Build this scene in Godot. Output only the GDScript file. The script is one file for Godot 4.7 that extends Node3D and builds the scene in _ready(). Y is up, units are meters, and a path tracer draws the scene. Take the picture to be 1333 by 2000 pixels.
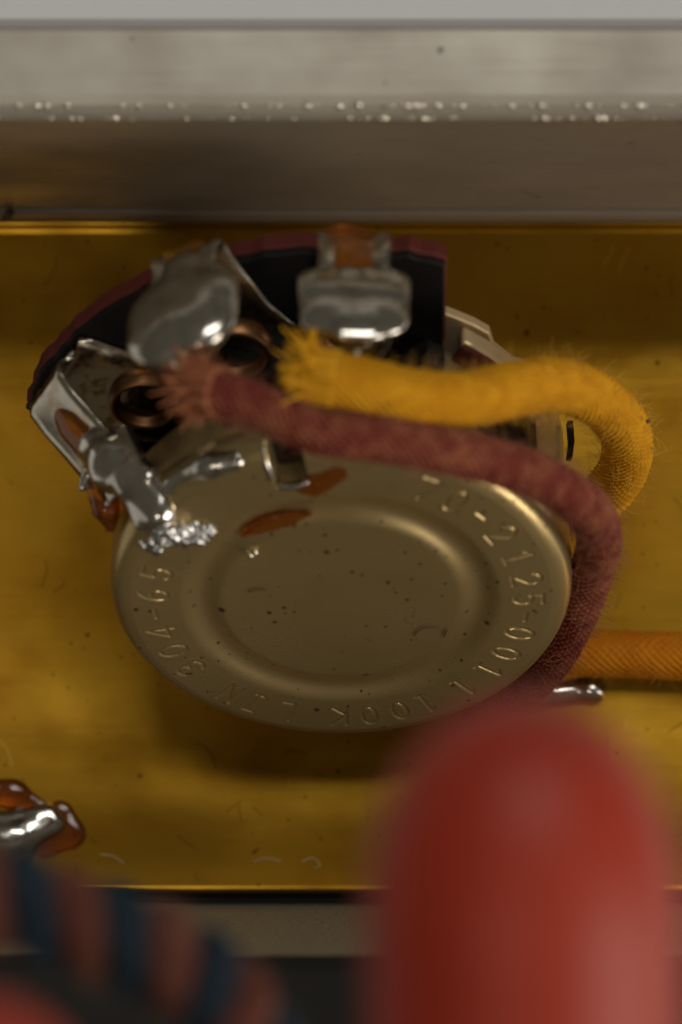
extends Node3D
# All shapes are laid out in millimetres and committed in metres.
const MM := 0.001
const FLOOR_TURN := 53.6            # degrees between the plate's normal and the potentiometer's axis
const POT := Vector3(0.0, 17.2, 23.22)   # centre of the back cover, mm
var AXIS_T := Vector3(0, sin(deg_to_rad(FLOOR_TURN)), -cos(deg_to_rad(FLOOR_TURN)))
var AXIS_C := Vector3(0, cos(deg_to_rad(FLOOR_TURN)), sin(deg_to_rad(FLOOR_TURN)))
var rng := RandomNumberGenerator.new()
var noise := FastNoiseLite.new()
var M := {}
var taken := {}


# ------------------------------------------------------------------ mesh tools
class MB:
	var v := PackedVector3Array()
	var c := PackedColorArray()
	var t := PackedVector2Array()
	var i := PackedInt32Array()

	func put(p: Vector3, col := Color.WHITE, uv := Vector2.ZERO) -> int:
		v.push_back(p)
		c.push_back(col)
		t.push_back(uv)
		return v.size() - 1

	func tri(a: int, b: int, d: int) -> void:    # counter-clockwise seen from outside
		i.push_back(a)
		i.push_back(d)
		i.push_back(b)

	func quad(a: int, b: int, d: int, e: int) -> void:
		tri(a, b, d)
		tri(a, d, e)

	func flat_tri(a: Vector3, b: Vector3, d: Vector3, col := Color.WHITE) -> void:
		tri(put(a, col, Vector2(a.x, a.z)), put(b, col, Vector2(b.x, b.z)), put(d, col, Vector2(d.x, d.z)))

	func flat_quad(a: Vector3, b: Vector3, d: Vector3, e: Vector3, col := Color.WHITE) -> void:
		var n := absf((b - a).cross(d - a).normalized().y) > 0.5
		var q := []
		for p: Vector3 in [a, b, d, e]:
			q.append(put(p, col, Vector2(p.x, p.z) if n else Vector2(p.x + p.z * 0.7, p.y)))
		quad(q[0], q[1], q[2], q[3])

	func turn(xf: Transform3D, from := 0) -> void:
		for k in range(from, v.size()):
			v[k] = xf * v[k]

	func mesh(off: Vector3) -> ArrayMesh:
		var n := PackedVector3Array()
		n.resize(v.size())
		for k in range(0, i.size(), 3):
			var a := v[i[k]]
			var w := (v[i[k + 2]] - a).cross(v[i[k + 1]] - a)
			n[i[k]] += w
			n[i[k + 1]] += w
			n[i[k + 2]] += w
		var p := PackedVector3Array()
		p.resize(v.size())
		for k in v.size():
			n[k] = n[k].normalized()
			p[k] = (v[k] + off) * 0.001
		var a := []
		a.resize(Mesh.ARRAY_MAX)
		a[Mesh.ARRAY_VERTEX] = p
		a[Mesh.ARRAY_NORMAL] = n
		a[Mesh.ARRAY_COLOR] = c
		a[Mesh.ARRAY_TEX_UV] = t
		a[Mesh.ARRAY_INDEX] = i
		var m := ArrayMesh.new()
		m.add_surface_from_arrays(Mesh.PRIMITIVE_TRIANGLES, a)
		return m


func numbered(called: String) -> String:
	var k: int = taken.get(called, 0)
	taken[called] = k + 1
	return called if k == 0 else "%s_%03d" % [called, k]


func thing(called: String, label: String, category: String, at := Vector3.ZERO, basis_ := Basis(), group := "") -> Node3D:
	var o := Node3D.new()
	o.name = numbered(called)
	add_child(o, true)
	o.transform = Transform3D(basis_, at * MM)
	o.set_meta("label", label)
	o.set_meta("category", category)
	o.set_meta("off", -at)
	if group:
		o.set_meta("group", group)
	return o


func part(parent: Node3D, called: String, mb: MB, mat: Material, off: Vector3, label := "", stuff := false) -> MeshInstance3D:
	var o := MeshInstance3D.new()
	o.name = called
	o.mesh = mb.mesh(off)
	o.material_override = mat
	if label:
		o.set_meta("label", label)
	if stuff:
		o.set_meta("kind", "stuff")
	parent.add_child(o, true)
	return o


func spline(pts: Array, step: float) -> PackedVector3Array:
	var out := PackedVector3Array()
	for k in pts.size() - 1:
		var p1: Vector3 = pts[k]
		var p2: Vector3 = pts[k + 1]
		var p0: Vector3 = pts[k - 1] if k > 0 else p1 * 2 - p2
		var p3: Vector3 = pts[k + 2] if k + 2 < pts.size() else p2 * 2 - p1
		var n := maxi(1, int(ceil(p1.distance_to(p2) / step)))
		for j in n:
			out.push_back(p1.cubic_interpolate(p2, p0, p3, float(j) / n))
	out.push_back(pts[pts.size() - 1])
	return out


func frames(path: PackedVector3Array) -> Array:
	var out := []
	var last := Vector3.ZERO
	for k in path.size():
		var t := (path[mini(k + 1, path.size() - 1)] - path[maxi(k - 1, 0)]).normalized()
		if k == 0:
			last = t.cross(Vector3(0.31, 0.92, 0.21)).normalized()
		last = (last - t * last.dot(t)).normalized()
		out.append([last, t.cross(last), t])
	return out


# a round bar along a path; radius by place along it (0..1)
func tube(mb: MB, path: PackedVector3Array, r0: float, r1: float, sides := 8, col := Color.WHITE) -> void:
	var f := frames(path)
	var first := mb.v.size()
	for k in path.size():
		var u := float(k) / maxi(1, path.size() - 1)
		var r := lerpf(r0, r1, u)
		for j in sides:
			var a := TAU * j / sides
			mb.put(path[k] + (f[k][0] * cos(a) + f[k][1] * sin(a)) * r, col, Vector2(u, float(j) / sides))
	for k in path.size() - 1:
		for j in sides:
			var j2 := (j + 1) % sides
			var a := first + k * sides
			mb.quad(a + j, a + j2, a + sides + j2, a + sides + j)
	var s := mb.put(path[0] - f[0][2] * r0 * 0.6, col)
	var e := mb.put(path[path.size() - 1] + f[path.size() - 1][2] * r1 * 0.6, col)
	var z := first + (path.size() - 1) * sides
	for j in sides:
		mb.tri(s, first + (j + 1) % sides, first + j)
		mb.tri(e, z + j, z + (j + 1) % sides)


func lathe(mb: MB, prof: Array, n: int, a0 := 0.0, a1 := TAU, col := Color.WHITE) -> void:
	var whole := is_equal_approx(a1 - a0, TAU)
	var first := mb.v.size()
	var cols := n if whole else n + 1
	for k in prof.size():
		var p: Vector2 = prof[k]
		for j in cols:
			var a := a0 + (a1 - a0) * j / n
			mb.put(Vector3(p.x * cos(a), p.x * sin(a), p.y), col, Vector2(a * 8.0, p.y + p.x))
	for k in prof.size() - 1:
		for j in n:
			var j2 := (j + 1) % cols
			var a := first + k * cols
			mb.quad(a + j, a + j2, a + cols + j2, a + cols + j)


func ball(mb: MB, at: Vector3, r: float, squash := 1.0, col := Color.WHITE) -> void:
	var first := mb.v.size()
	var prof := []
	for k in 7:
		var a := -PI / 2 + PI * k / 6.0
		prof.append(Vector2(maxf(cos(a), 0.001) * r, sin(a) * r * squash))
	lathe(mb, prof, 9, 0.0, TAU, col)
	mb.turn(Transform3D(Basis(), at), first)


# a flat shape with thickness and chamfered rims; poly runs counter-clockwise seen from +z
func prism(mb: MB, poly: PackedVector2Array, z0: float, z1: float, bev := 0.1, xf := Transform3D(), col := Color.WHITE) -> void:
	var n := poly.size()
	var inner := PackedVector2Array()
	for k in n:
		var a := (poly[k] - poly[(k + n - 1) % n]).normalized()
		var b := (poly[(k + 1) % n] - poly[k]).normalized()
		var na := Vector2(-a.y, a.x)
		var nb := Vector2(-b.y, b.x)
		var m := na + nb
		inner.push_back(poly[k] + m / maxf(0.4, m.length_squared()) * 2.0 * bev)
	var ring := [[inner, z0], [poly, z0 + bev], [poly, z1 - bev], [inner, z1]]
	for r in 3:
		for k in n:
			var k2 := (k + 1) % n
			var p: PackedVector2Array = ring[r][0]
			var q: PackedVector2Array = ring[r + 1][0]
			mb.flat_quad(xf * Vector3(p[k].x, p[k].y, ring[r][1]), xf * Vector3(p[k2].x, p[k2].y, ring[r][1]), xf * Vector3(q[k2].x, q[k2].y, ring[r + 1][1]), xf * Vector3(q[k].x, q[k].y, ring[r + 1][1]), col)
	var tr := Geometry2D.triangulate_polygon(inner)
	for k in range(0, tr.size(), 3):
		var a := inner[tr[k]]
		var b := inner[tr[k + 1]]
		var d := inner[tr[k + 2]]
		if (b - a).cross(d - a) < 0:
			var s := b
			b = d
			d = s
		mb.flat_tri(xf * Vector3(a.x, a.y, z1), xf * Vector3(b.x, b.y, z1), xf * Vector3(d.x, d.y, z1), col)
		mb.flat_tri(xf * Vector3(a.x, a.y, z0), xf * Vector3(d.x, d.y, z0), xf * Vector3(b.x, b.y, z0), col)


# a block from lo to hi with chamfered long edges
func block(mb: MB, lo: Vector3, hi: Vector3, bev := 0.15) -> void:
	# profile in (z, y) swept along x
	var poly := PackedVector2Array([Vector2(lo.z, lo.y), Vector2(hi.z, lo.y), Vector2(hi.z, hi.y), Vector2(lo.z, hi.y)])
	prism(mb, poly, lo.x, hi.x, bev, Transform3D(Basis(Vector3(0, 0, 1), Vector3(0, 1, 0), Vector3(-1, 0, 0)), Vector3(lo.x + hi.x, 0, 0)))


# a profile in (z, y), counter-clockwise when z runs right and y up, swept along x from x0 to x1 with smooth long faces
func sweep_x(mb: MB, prof: PackedVector2Array, x0: float, x1: float) -> void:
	var n := prof.size()
	for k in n:
		var a := prof[k]
		var b := prof[(k + 1) % n]
		mb.flat_quad(Vector3(x0, a.y, a.x), Vector3(x0, b.y, b.x), Vector3(x1, b.y, b.x), Vector3(x1, a.y, a.x))
	var tr := Geometry2D.triangulate_polygon(prof)
	for k in range(0, tr.size(), 3):
		var q := [prof[tr[k]], prof[tr[k + 1]], prof[tr[k + 2]]]
		if (q[1] - q[0]).cross(q[2] - q[0]) < 0:
			q.reverse()
		mb.flat_tri(Vector3(x1, q[0].y, q[0].x), Vector3(x1, q[2].y, q[2].x), Vector3(x1, q[1].y, q[1].x))
		mb.flat_tri(Vector3(x0, q[0].y, q[0].x), Vector3(x0, q[1].y, q[1].x), Vector3(x0, q[2].y, q[2].x))


# a metal strip through stations [centre, across, face normal, half width]; its long edges curl towards the face by curl
func ribbon(mb: MB, st: Array, th: float, curl: float) -> void:
	var m := 9
	var first := mb.v.size()
	for s in st:
		var ce: Vector3 = s[0]
		var w: Vector3 = s[1]
		var n: Vector3 = s[2]
		var hw: float = s[3]
		var cu: float = curl if s.size() < 5 else s[4]
		for j in m:
			var x := -1.0 + 2.0 * j / (m - 1)
			var edge := 0.35 if j == 0 or j == m - 1 else 0.5
			mb.put(ce + w * hw * x + n * (th * edge + cu * pow(absf(x), 4.0)))
		for j in m:
			var x := 1.0 - 2.0 * j / (m - 1)
			var edge := 0.35 if j == 0 or j == m - 1 else 0.5
			mb.put(ce + w * hw * x + n * (-th * edge + cu * pow(absf(x), 4.0)))
	var k := m * 2
	for s in st.size() - 1:
		for j in k:
			var j2 := (j + 1) % k
			var a := first + s * k
			mb.quad(a + j, a + j2, a + k + j2, a + k + j)
	for e in [0, (st.size() - 1) * k]:
		for j in m - 1:
			var a: int = first + e
			if e == 0:
				mb.quad(a + j, a + k - 1 - j, a + k - 2 - j, a + j + 1)
			else:
				mb.quad(a + j, a + j + 1, a + k - 2 - j, a + k - 1 - j)


# solder, resin: capsules [a, b, ra, rb] run together and meshed as surface nets
func blob(mb: MB, prims: Array, k: float, cell: float, rough := 0.0, freq := 1.0, xf := Transform3D(), col := Color.WHITE) -> void:
	var lo := Vector3(1e9, 1e9, 1e9)
	var hi := -lo
	for p in prims:
		var r := maxf(p[2], p[3]) + k * 0.3 + cell * 2 + rough
		for q: Vector3 in [p[0], p[1]]:
			lo = lo.min(q - Vector3(r, r, r))
			hi = hi.max(q + Vector3(r, r, r))
	var n := Vector3i(((hi - lo) / cell).ceil()) + Vector3i.ONE
	var f := PackedFloat32Array()
	f.resize(n.x * n.y * n.z)
	var at := 0
	for z in n.z:
		for y in n.y:
			for x in n.x:
				var q := lo + Vector3(x, y, z) * cell
				var d := 1e6
				for p in prims:
					var a: Vector3 = p[0]
					var ab: Vector3 = p[1] - a
					var h := 0.0
					var l2 := ab.length_squared()
					if l2 > 1e-6:
						h = clampf((q - a).dot(ab) / l2, 0, 1)
					var e := q.distance_to(a + ab * h) - lerpf(p[2], p[3], h)
					var s := clampf(0.5 + 0.5 * (e - d) / k, 0, 1)
					d = lerpf(e, d, s) - k * s * (1 - s) if d < 1e5 else e
				if rough > 0 and absf(d) < cell * 3 + rough:
					d += noise.get_noise_3dv(q * freq * 60.0) * rough
				f[at] = d
				at += 1
	var ids := {}
	var sy := n.x
	var sz := n.x * n.y
	for z in n.z - 1:
		for y in n.y - 1:
			for x in n.x - 1:
				var o := x + y * sy + z * sz
				var neg := 0
				for w in 8:
					if f[o + (w & 1) + ((w >> 1) & 1) * sy + (w >> 2) * sz] < 0:
						neg += 1
				if neg == 0 or neg == 8:
					continue
				var sum := Vector3.ZERO
				var cnt := 0
				for e in [[0, 1], [2, 3], [4, 5], [6, 7], [0, 2], [1, 3], [4, 6], [5, 7], [0, 4], [1, 5], [2, 6], [3, 7]]:
					var pa := Vector3(e[0] & 1, (e[0] >> 1) & 1, e[0] >> 2)
					var pb := Vector3(e[1] & 1, (e[1] >> 1) & 1, e[1] >> 2)
					var fa := f[o + int(pa.x) + int(pa.y) * sy + int(pa.z) * sz]
					var fb := f[o + int(pb.x) + int(pb.y) * sy + int(pb.z) * sz]
					if (fa < 0) != (fb < 0):
						sum += pa.lerp(pb, fa / (fa - fb))
						cnt += 1
				ids[o] = mb.put(xf * (lo + (Vector3(x, y, z) + sum / cnt) * cell), col, Vector2(x, y) * cell)
	var flip := xf.basis.determinant() < 0
	for z in range(1, n.z - 1):
		for y in range(1, n.y - 1):
			for x in range(1, n.x - 1):
				var o := x + y * sy + z * sz
				var inside := f[o] < 0
				for ax in 3:
					var d: int = [1, sy, sz][ax]
					if inside == (f[o + d] < 0):
						continue
					var u: int = [sy, sz, 1][ax]
					var w: int = [sz, 1, sy][ax]
					if not (ids.has(o) and ids.has(o - u) and ids.has(o - w) and ids.has(o - u - w)):
						continue
					if inside != flip:
						mb.quad(ids[o - u - w], ids[o - w], ids[o], ids[o - u])
					else:
						mb.quad(ids[o - u - w], ids[o - u], ids[o], ids[o - w])


# a cloth-covered wire: a braided sleeve over its core
func braid(mb: MB, path: PackedVector3Array, r0: float, r1: float, base: Color, pale: Color, sides: int, yarns: int, pitch: float, height: float, seed_: int) -> void:
	var f := frames(path)
	var first := mb.v.size()
	var s := 0.0
	for k in path.size():
		if k > 0:
			s += path[k].distance_to(path[k - 1])
		var r := lerpf(r0, r1, float(k) / (path.size() - 1))
		for j in sides:
			var ph := float(j) / sides
			var q: Vector3 = path[k] * 16.0 + (f[k][0] * cos(TAU * ph) + f[k][1] * sin(TAU * ph)) * 26.0
			var wander := noise.get_noise_3d(q.x, q.y, q.z + seed_)
			var a := ph * yarns + s / pitch + wander * 1.3
			var b := ph * yarns - s / pitch + wander * 0.9
			var fa := sin(PI * (a - floorf(a)))
			var fb := sin(PI * (b - floorf(b)))
			var over := (int(floorf(a)) + int(floorf(b))) % 2 == 0
			var h := fa * (0.45 + 0.55 * fb) if over else fb * (0.45 + 0.55 * fa)
			var dir: Vector3 = f[k][0] * cos(TAU * ph) + f[k][1] * sin(TAU * ph)
			var p := path[k] + dir * r
			var fuzz := noise.get_noise_3d(p.x * 70 + seed_, p.y * 70, p.z * 70)
			var slow := noise.get_noise_3d(p.x * 14 + seed_, p.y * 14, p.z * 14)
			mb.put(p + dir * (height * (h - 0.5) + 0.05 * fuzz + 0.06 * slow), base.lerp(pale, clampf(0.05 + 0.5 * h * h + 0.45 * fuzz + 0.3 * slow, 0, 1)), Vector2(s, ph))
	for k in path.size() - 1:
		for j in sides:
			var j2 := (j + 1) % sides
			var a := first + k * sides
			mb.quad(a + j, a + j2, a + sides + j2, a + sides + j)


func fibre_mesh(mat: Material) -> ArrayMesh:
	var mb := MB.new()
	tube(mb, spline([Vector3.ZERO, Vector3(0.03, 0.08, 0.22), Vector3(0.16, 0.1, 0.5), Vector3(0.34, -0.02, 0.72)], 0.2), 0.011, 0.006, 3)
	var m := mb.mesh(Vector3.ZERO)
	m.surface_set_material(0, mat)
	return m


# loose fibres standing off a cloth sleeve
func fuzz(parent: Node3D, path: PackedVector3Array, r0: float, r1: float, count: int, mat: Material, off: Vector3) -> void:
	var f := frames(path)
	var mm := MultiMesh.new()
	mm.transform_format = MultiMesh.TRANSFORM_3D
	mm.mesh = fibre_mesh(mat)
	mm.instance_count = count
	for n in count:
		var k := rng.randi_range(0, path.size() - 1)
		var a := rng.randf() * TAU
		var dir: Vector3 = f[k][0] * cos(a) + f[k][1] * sin(a)
		var r := lerpf(r0, r1, float(k) / (path.size() - 1))
		var t: Vector3 = f[k][2]
		var z := (dir * rng.randf_range(0.1, 0.9) + t * rng.randf_range(-1, 1) + dir.cross(t) * rng.randf_range(-1, 1)).normalized()
		var x := z.cross(Vector3(0.2, 0.7, rng.randf_range(-1, 1))).normalized()
		var sc := rng.randf_range(0.6, 1.5)
		mm.set_instance_transform(n, Transform3D(Basis(x, z.cross(x), z).scaled(Vector3.ONE * sc), (path[k] + dir * (r + 0.01) + off) * MM))
	var o := MultiMeshInstance3D.new()
	o.name = "loose_fibre"
	o.multimesh = mm
	o.set_meta("kind", "stuff")
	parent.add_child(o, true)


# the cut end of a cloth sleeve: yarns spreading out
func fray(mb: MB, at: Vector3, back: Vector3, r: float, count: int, length: float, base: Color, pale: Color) -> void:
	var x := back.cross(Vector3(0.3, 0.8, 0.4)).normalized()
	var y := back.cross(x)
	for n in count:
		var a := rng.randf() * TAU
		var q := sqrt(rng.randf_range(0.0, 1.0))
		var d := (x * cos(a) + y * sin(a))
		var p := at + d * r * q
		var l := length * rng.randf_range(0.4, 1.2)
		var w := rng.randf_range(0.0, 0.75) * q
		var side := Vector3(rng.randf_range(-1, 1), rng.randf_range(-1, 1), rng.randf_range(-1, 1)) * 0.22
		var path := spline([p - back * 0.9, p, p + (back + d * w * 0.5 + side * 1.6) * l * 0.5, p + (back * 0.9 + d * w * 1.1 + side * 3.4) * l], 0.14)
		tube(mb, path, rng.randf_range(0.06, 0.13), rng.randf_range(0.03, 0.06), 5, base.lerp(pale, rng.randf()))


# ------------------------------------------------------------------ lettering stamped into the cover
func ring_stroke(cx: float, cy: float, rx: float, ry: float, d0: float, d1: float) -> PackedVector2Array:
	var out := PackedVector2Array()
	for k in 13:
		var a := deg_to_rad(lerpf(d0, d1, k / 12.0))
		out.push_back(Vector2(cx + rx * cos(a), cy + ry * sin(a)))
	return out


func strokes(ch: String) -> Array:
	match ch:
		"0": return [ring_stroke(0.5, 0.5, 0.42, 0.5, 0, 360)]
		"1": return [PackedVector2Array([Vector2(0.2, 0.78), Vector2(0.5, 1), Vector2(0.5, 0)]), PackedVector2Array([Vector2(0.2, 0), Vector2(0.8, 0)])]
		"2":
			var a := ring_stroke(0.5, 0.7, 0.4, 0.3, 165, -35)
			a.append_array(PackedVector2Array([Vector2(0.05, 0), Vector2(0.95, 0)]))
			return [a]
		"3": return [ring_stroke(0.45, 0.75, 0.38, 0.25, 150, -80), ring_stroke(0.45, 0.27, 0.44, 0.27, 80, -150)]
		"4": return [PackedVector2Array([Vector2(0.72, 0), Vector2(0.72, 1), Vector2(0.05, 0.3), Vector2(0.98, 0.3)])]
		"5":
			var a := PackedVector2Array([Vector2(0.85, 1), Vector2(0.2, 1), Vector2(0.15, 0.55)])
			a.append_array(ring_stroke(0.45, 0.32, 0.42, 0.32, 130, -150))
			return [a]
		"6": return [ring_stroke(0.5, 0.3, 0.4, 0.3, 0, 360), ring_stroke(0.75, 0.3, 0.65, 0.7, 180, 95)]
		"7": return [PackedVector2Array([Vector2(0.05, 1), Vector2(0.95, 1), Vector2(0.4, 0)])]
		"-": return [PackedVector2Array([Vector2(0.15, 0.5), Vector2(0.85, 0.5)])]
		"K": return [PackedVector2Array([Vector2(0.1, 0), Vector2(0.1, 1)]), PackedVector2Array([Vector2(0.9, 1), Vector2(0.1, 0.42), Vector2(0.95, 0)])]
		"L": return [PackedVector2Array([Vector2(0.1, 1), Vector2(0.1, 0), Vector2(0.85, 0)])]
		"I": return [PackedVector2Array([Vector2(0.5, 0), Vector2(0.5, 1)]), PackedVector2Array([Vector2(0.2, 0), Vector2(0.8, 0)]), PackedVector2Array([Vector2(0.2, 1), Vector2(0.8, 1)])]
		"N": return [PackedVector2Array([Vector2(0.1, 0), Vector2(0.1, 1), Vector2(0.9, 0), Vector2(0.9, 1)])]
	return []


# the open slot in the cover's edge
func notch(x: float, y: float) -> float:
	var a := deg_to_rad(104.5)
	var along := x * cos(a) + y * sin(a)
	var side := absf(-x * sin(a) + y * cos(a) + 0.06 * (along - 10.0))
	return 1.7 * smoothstep(9.25, 9.6, along) * (1.0 - smoothstep(0.68, 0.86, side))


func make_cover() -> MB:
	var rad := PackedFloat32Array()
	var r := 0.0
	while r < 10.95:
		rad.push_back(r)
		r += 0.4 if r < 5.2 else 0.11 if r < 8.45 else 0.055
	var na := 1200
	var nr := rad.size()
	var near := PackedFloat32Array()
	near.resize(nr * na)
	near.fill(9.0)
	var text := [["7", 26], ["0", 36], ["-", 46.5], ["2", 57], ["1", 69], ["2", 79.5], ["5", 89], ["-", 97.5], ["0", 105.5], ["0", 116], ["1", 126], ["1", 137.5], ["1", 152], ["0", 161], ["0", 171], ["K", 180.5], ["L", 198], ["I", 209], ["N", 217.5], ["3", 235.5], ["0", 245.5], ["4", 255], ["-", 264], ["6", 273], ["5", 283.5]]
	var h := 1.5
	var w := 0.92
	for e in text:
		var mid := PI / 2 - deg_to_rad(e[1])
		for s: PackedVector2Array in strokes(e[0]):
			for k in s.size() - 1:
				var n := maxi(1, int(s[k].distance_to(s[k + 1]) * h / 0.03))
				for j in n + 1:
					var q := s[k].lerp(s[k + 1], float(j) / n)
					var pr := 8.95 + q.y * h
					var pa := mid - (q.x - 0.5) * w / 9.7
					var p := Vector2(pr, 0)
					var ia := int(round(pa / TAU * na))
					for di in range(-5, 6):
						var aa := TAU * (ia + di) / na - pa
						for ri in range(maxi(0, rad.bsearch(pr - 0.2)), mini(nr, rad.bsearch(pr + 0.2))):
							var d := p.distance_to(Vector2(rad[ri] * cos(aa), rad[ri] * sin(aa)))
							var at := ri * na + posmod(ia + di, na)
							if d < near[at]:
								near[at] = d
	var mb := MB.new()
	for k in nr:
		var g := clampf((rad[k] - 7.2) / 1.2, -1, 1)
		var z0 := -0.44 * pow(cos(g * PI / 2), 2.0) + (0.14 * (1 - pow(rad[k] / 6.0, 2.0)) if rad[k] < 6.0 else 0.0)
		if rad[k] > 8.6:
			z0 -= 0.014 * pow((rad[k] - 8.6), 2.0)
		for j in na:
			var a := TAU * j / na
			var x := cos(a) * rad[k]
			var y := sin(a) * rad[k]
			var dd := near[k * na + j]
			var z := z0 + 0.012 * noise.get_noise_2d(x * 22, y * 22)
			if dd < 0.3:
				z -= 0.085 * exp(-pow(dd / 0.064, 2.0)) - 0.015 * exp(-pow((dd - 0.2) / 0.07, 2.0))
			z -= notch(x, y)
			mb.put(Vector3(x, y, z), Color.WHITE, Vector2(x, y) / 24.0 + Vector2(0.5, 0.5))
	var rim := []
	for k in range(1, 11):
		var a := PI / 2 * k / 10.0
		rim.append(Vector2(10.85 + 1.15 * sin(a), -0.1 - 1.15 * (1 - cos(a))))
	rim.append(Vector2(12.0, -1.9))
	rim.append(Vector2(11.5, -1.95))
	for p in rim:
		for j in na:
			var a := TAU * j / na
			mb.put(Vector3(cos(a) * p.x, sin(a) * p.x, p.y - notch(cos(a) * p.x, sin(a) * p.x)), Color.WHITE, Vector2(cos(a), sin(a)) * p.x / 24.0 + Vector2(0.5, 0.5))
	for k in nr + rim.size() - 1:
		for j in na:
			var j2 := (j + 1) % na
			mb.quad(k * na + j, (k + 1) * na + j, (k + 1) * na + j2, k * na + j2)
	return mb


# ------------------------------------------------------------------ materials
func mat(called: String, albedo: Color, rough: float, metal := 0.0, vertex := false) -> StandardMaterial3D:
	var m := StandardMaterial3D.new()
	m.resource_name = called
	m.albedo_color = albedo.linear_to_srgb()
	m.roughness = rough
	m.metallic = metal
	m.vertex_color_use_as_albedo = vertex
	M[called] = m
	return m


func fresh_noise(freq: float, seed_: int, oct := 3) -> FastNoiseLite:
	var n := FastNoiseLite.new()
	n.seed = seed_
	n.noise_type = FastNoiseLite.TYPE_SIMPLEX_SMOOTH
	n.frequency = freq
	n.fractal_octaves = oct
	return n


func noise_tex(freq: float, seed_: int, size: int, lo: Color, hi: Color, normal := false, strength := 4.0, oct := 4) -> NoiseTexture2D:
	var t := NoiseTexture2D.new()
	t.width = size
	t.height = size
	t.seamless = true
	t.noise = fresh_noise(freq, seed_, oct)
	t.as_normal_map = normal
	t.bump_strength = strength
	if not normal:
		var g := Gradient.new()
		g.set_color(0, lo)
		g.set_color(1, hi)
		t.color_ramp = g
	return t


# rolled sheet brass: fine drawing lines, tarnish, specks and scratches. Returns [colour, roughness].
func sheet_images(w: int, h: int, px: float, base: Color, dull: Color, dark: Color, specks: int, hairs: int, seed_: int) -> Array:
	var n1 := fresh_noise(1.0, seed_)
	var n2 := fresh_noise(1.0, seed_ + 1, 4)
	var col := PackedByteArray()
	var rgh := PackedByteArray()
	col.resize(w * h * 3)
	rgh.resize(w * h)
	var at := 0
	for y in h:
		var line := n1.get_noise_2d(0.5, y * 0.9) * 0.6 + n1.get_noise_2d(7.5, y * 0.23) * 0.6
		for x in w:
			var fine := n1.get_noise_2d(x * 0.006, y * 0.75)
			var tar := n2.get_noise_2d(x / px * 0.11, y / px * 0.14)
			var q := clampf(0.3 + 0.5 * tar + 0.1 * line + 0.12 * fine, 0, 1)
			var c := base.lerp(dull, q)
			col[at * 3] = int(c.r * 255)
			col[at * 3 + 1] = int(c.g * 255)
			col[at * 3 + 2] = int(c.b * 255)
			rgh[at] = int(clampf(0.6 + 0.2 * tar + 0.08 * fine + 0.06 * line, 0, 1) * 255)
			at += 1
	var im := Image.create_from_data(w, h, false, Image.FORMAT_RGB8, col)
	var rm := Image.create_from_data(w, h, false, Image.FORMAT_R8, rgh)
	rng.seed = seed_
	for k in specks:
		var p := Vector2(rng.randf() * w, rng.randf() * h)
		var r := rng.randf_range(0.02, 0.11) * px * (1.8 if rng.randf() < 0.06 else 1.0)
		smear(im, rm, p, r, dark, rng.randf_range(0.4, 0.95))
	for k in hairs:
		var p := Vector2(rng.randf() * w, rng.randf() * h)
		var a := rng.randf() * TAU
		var bend := rng.randf_range(-0.03, 0.03)
		var c := dark if rng.randf() < 0.7 else base.lightened(0.35)
		for s in rng.randi_range(8, 40):
			p += Vector2(cos(a), sin(a)) * 0.9
			a += bend + rng.randf_range(-0.1, 0.1)
			smear(im, rm, p, 0.7, c, 0.42)
	return [im, rm]


func smear(im: Image, rm: Image, p: Vector2, r: float, c: Color, strong: float) -> void:
	var k := int(ceil(r))
	for dy in range(-k, k + 1):
		for dx in range(-k, k + 1):
			var x := int(p.x) + dx
			var y := int(p.y) + dy
			if x < 0 or y < 0 or x >= im.get_width() or y >= im.get_height():
				continue
			var d := Vector2(x + 0.5, y + 0.5).distance_to(p) / maxf(r, 0.5)
			var s := strong * clampf(1.3 - d, 0, 1)
			if s > 0:
				im.set_pixel(x, y, im.get_pixel(x, y).lerp(c, s))
				rm.set_pixel(x, y, rm.get_pixel(x, y).lerp(Color(1, 1, 1), s * 0.7))


func sheet_material(called: String, im: Array, scale: Vector3, offset: Vector3, rough: float, metal: float) -> StandardMaterial3D:
	var m := mat(called, Color.WHITE, rough, metal)
	m.albedo_texture = ImageTexture.create_from_image(im[0])
	m.roughness_texture = ImageTexture.create_from_image(im[1])
	m.roughness_texture_channel = BaseMaterial3D.TEXTURE_CHANNEL_RED
	m.uv1_scale = scale
	m.uv1_offset = offset
	return m


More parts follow.
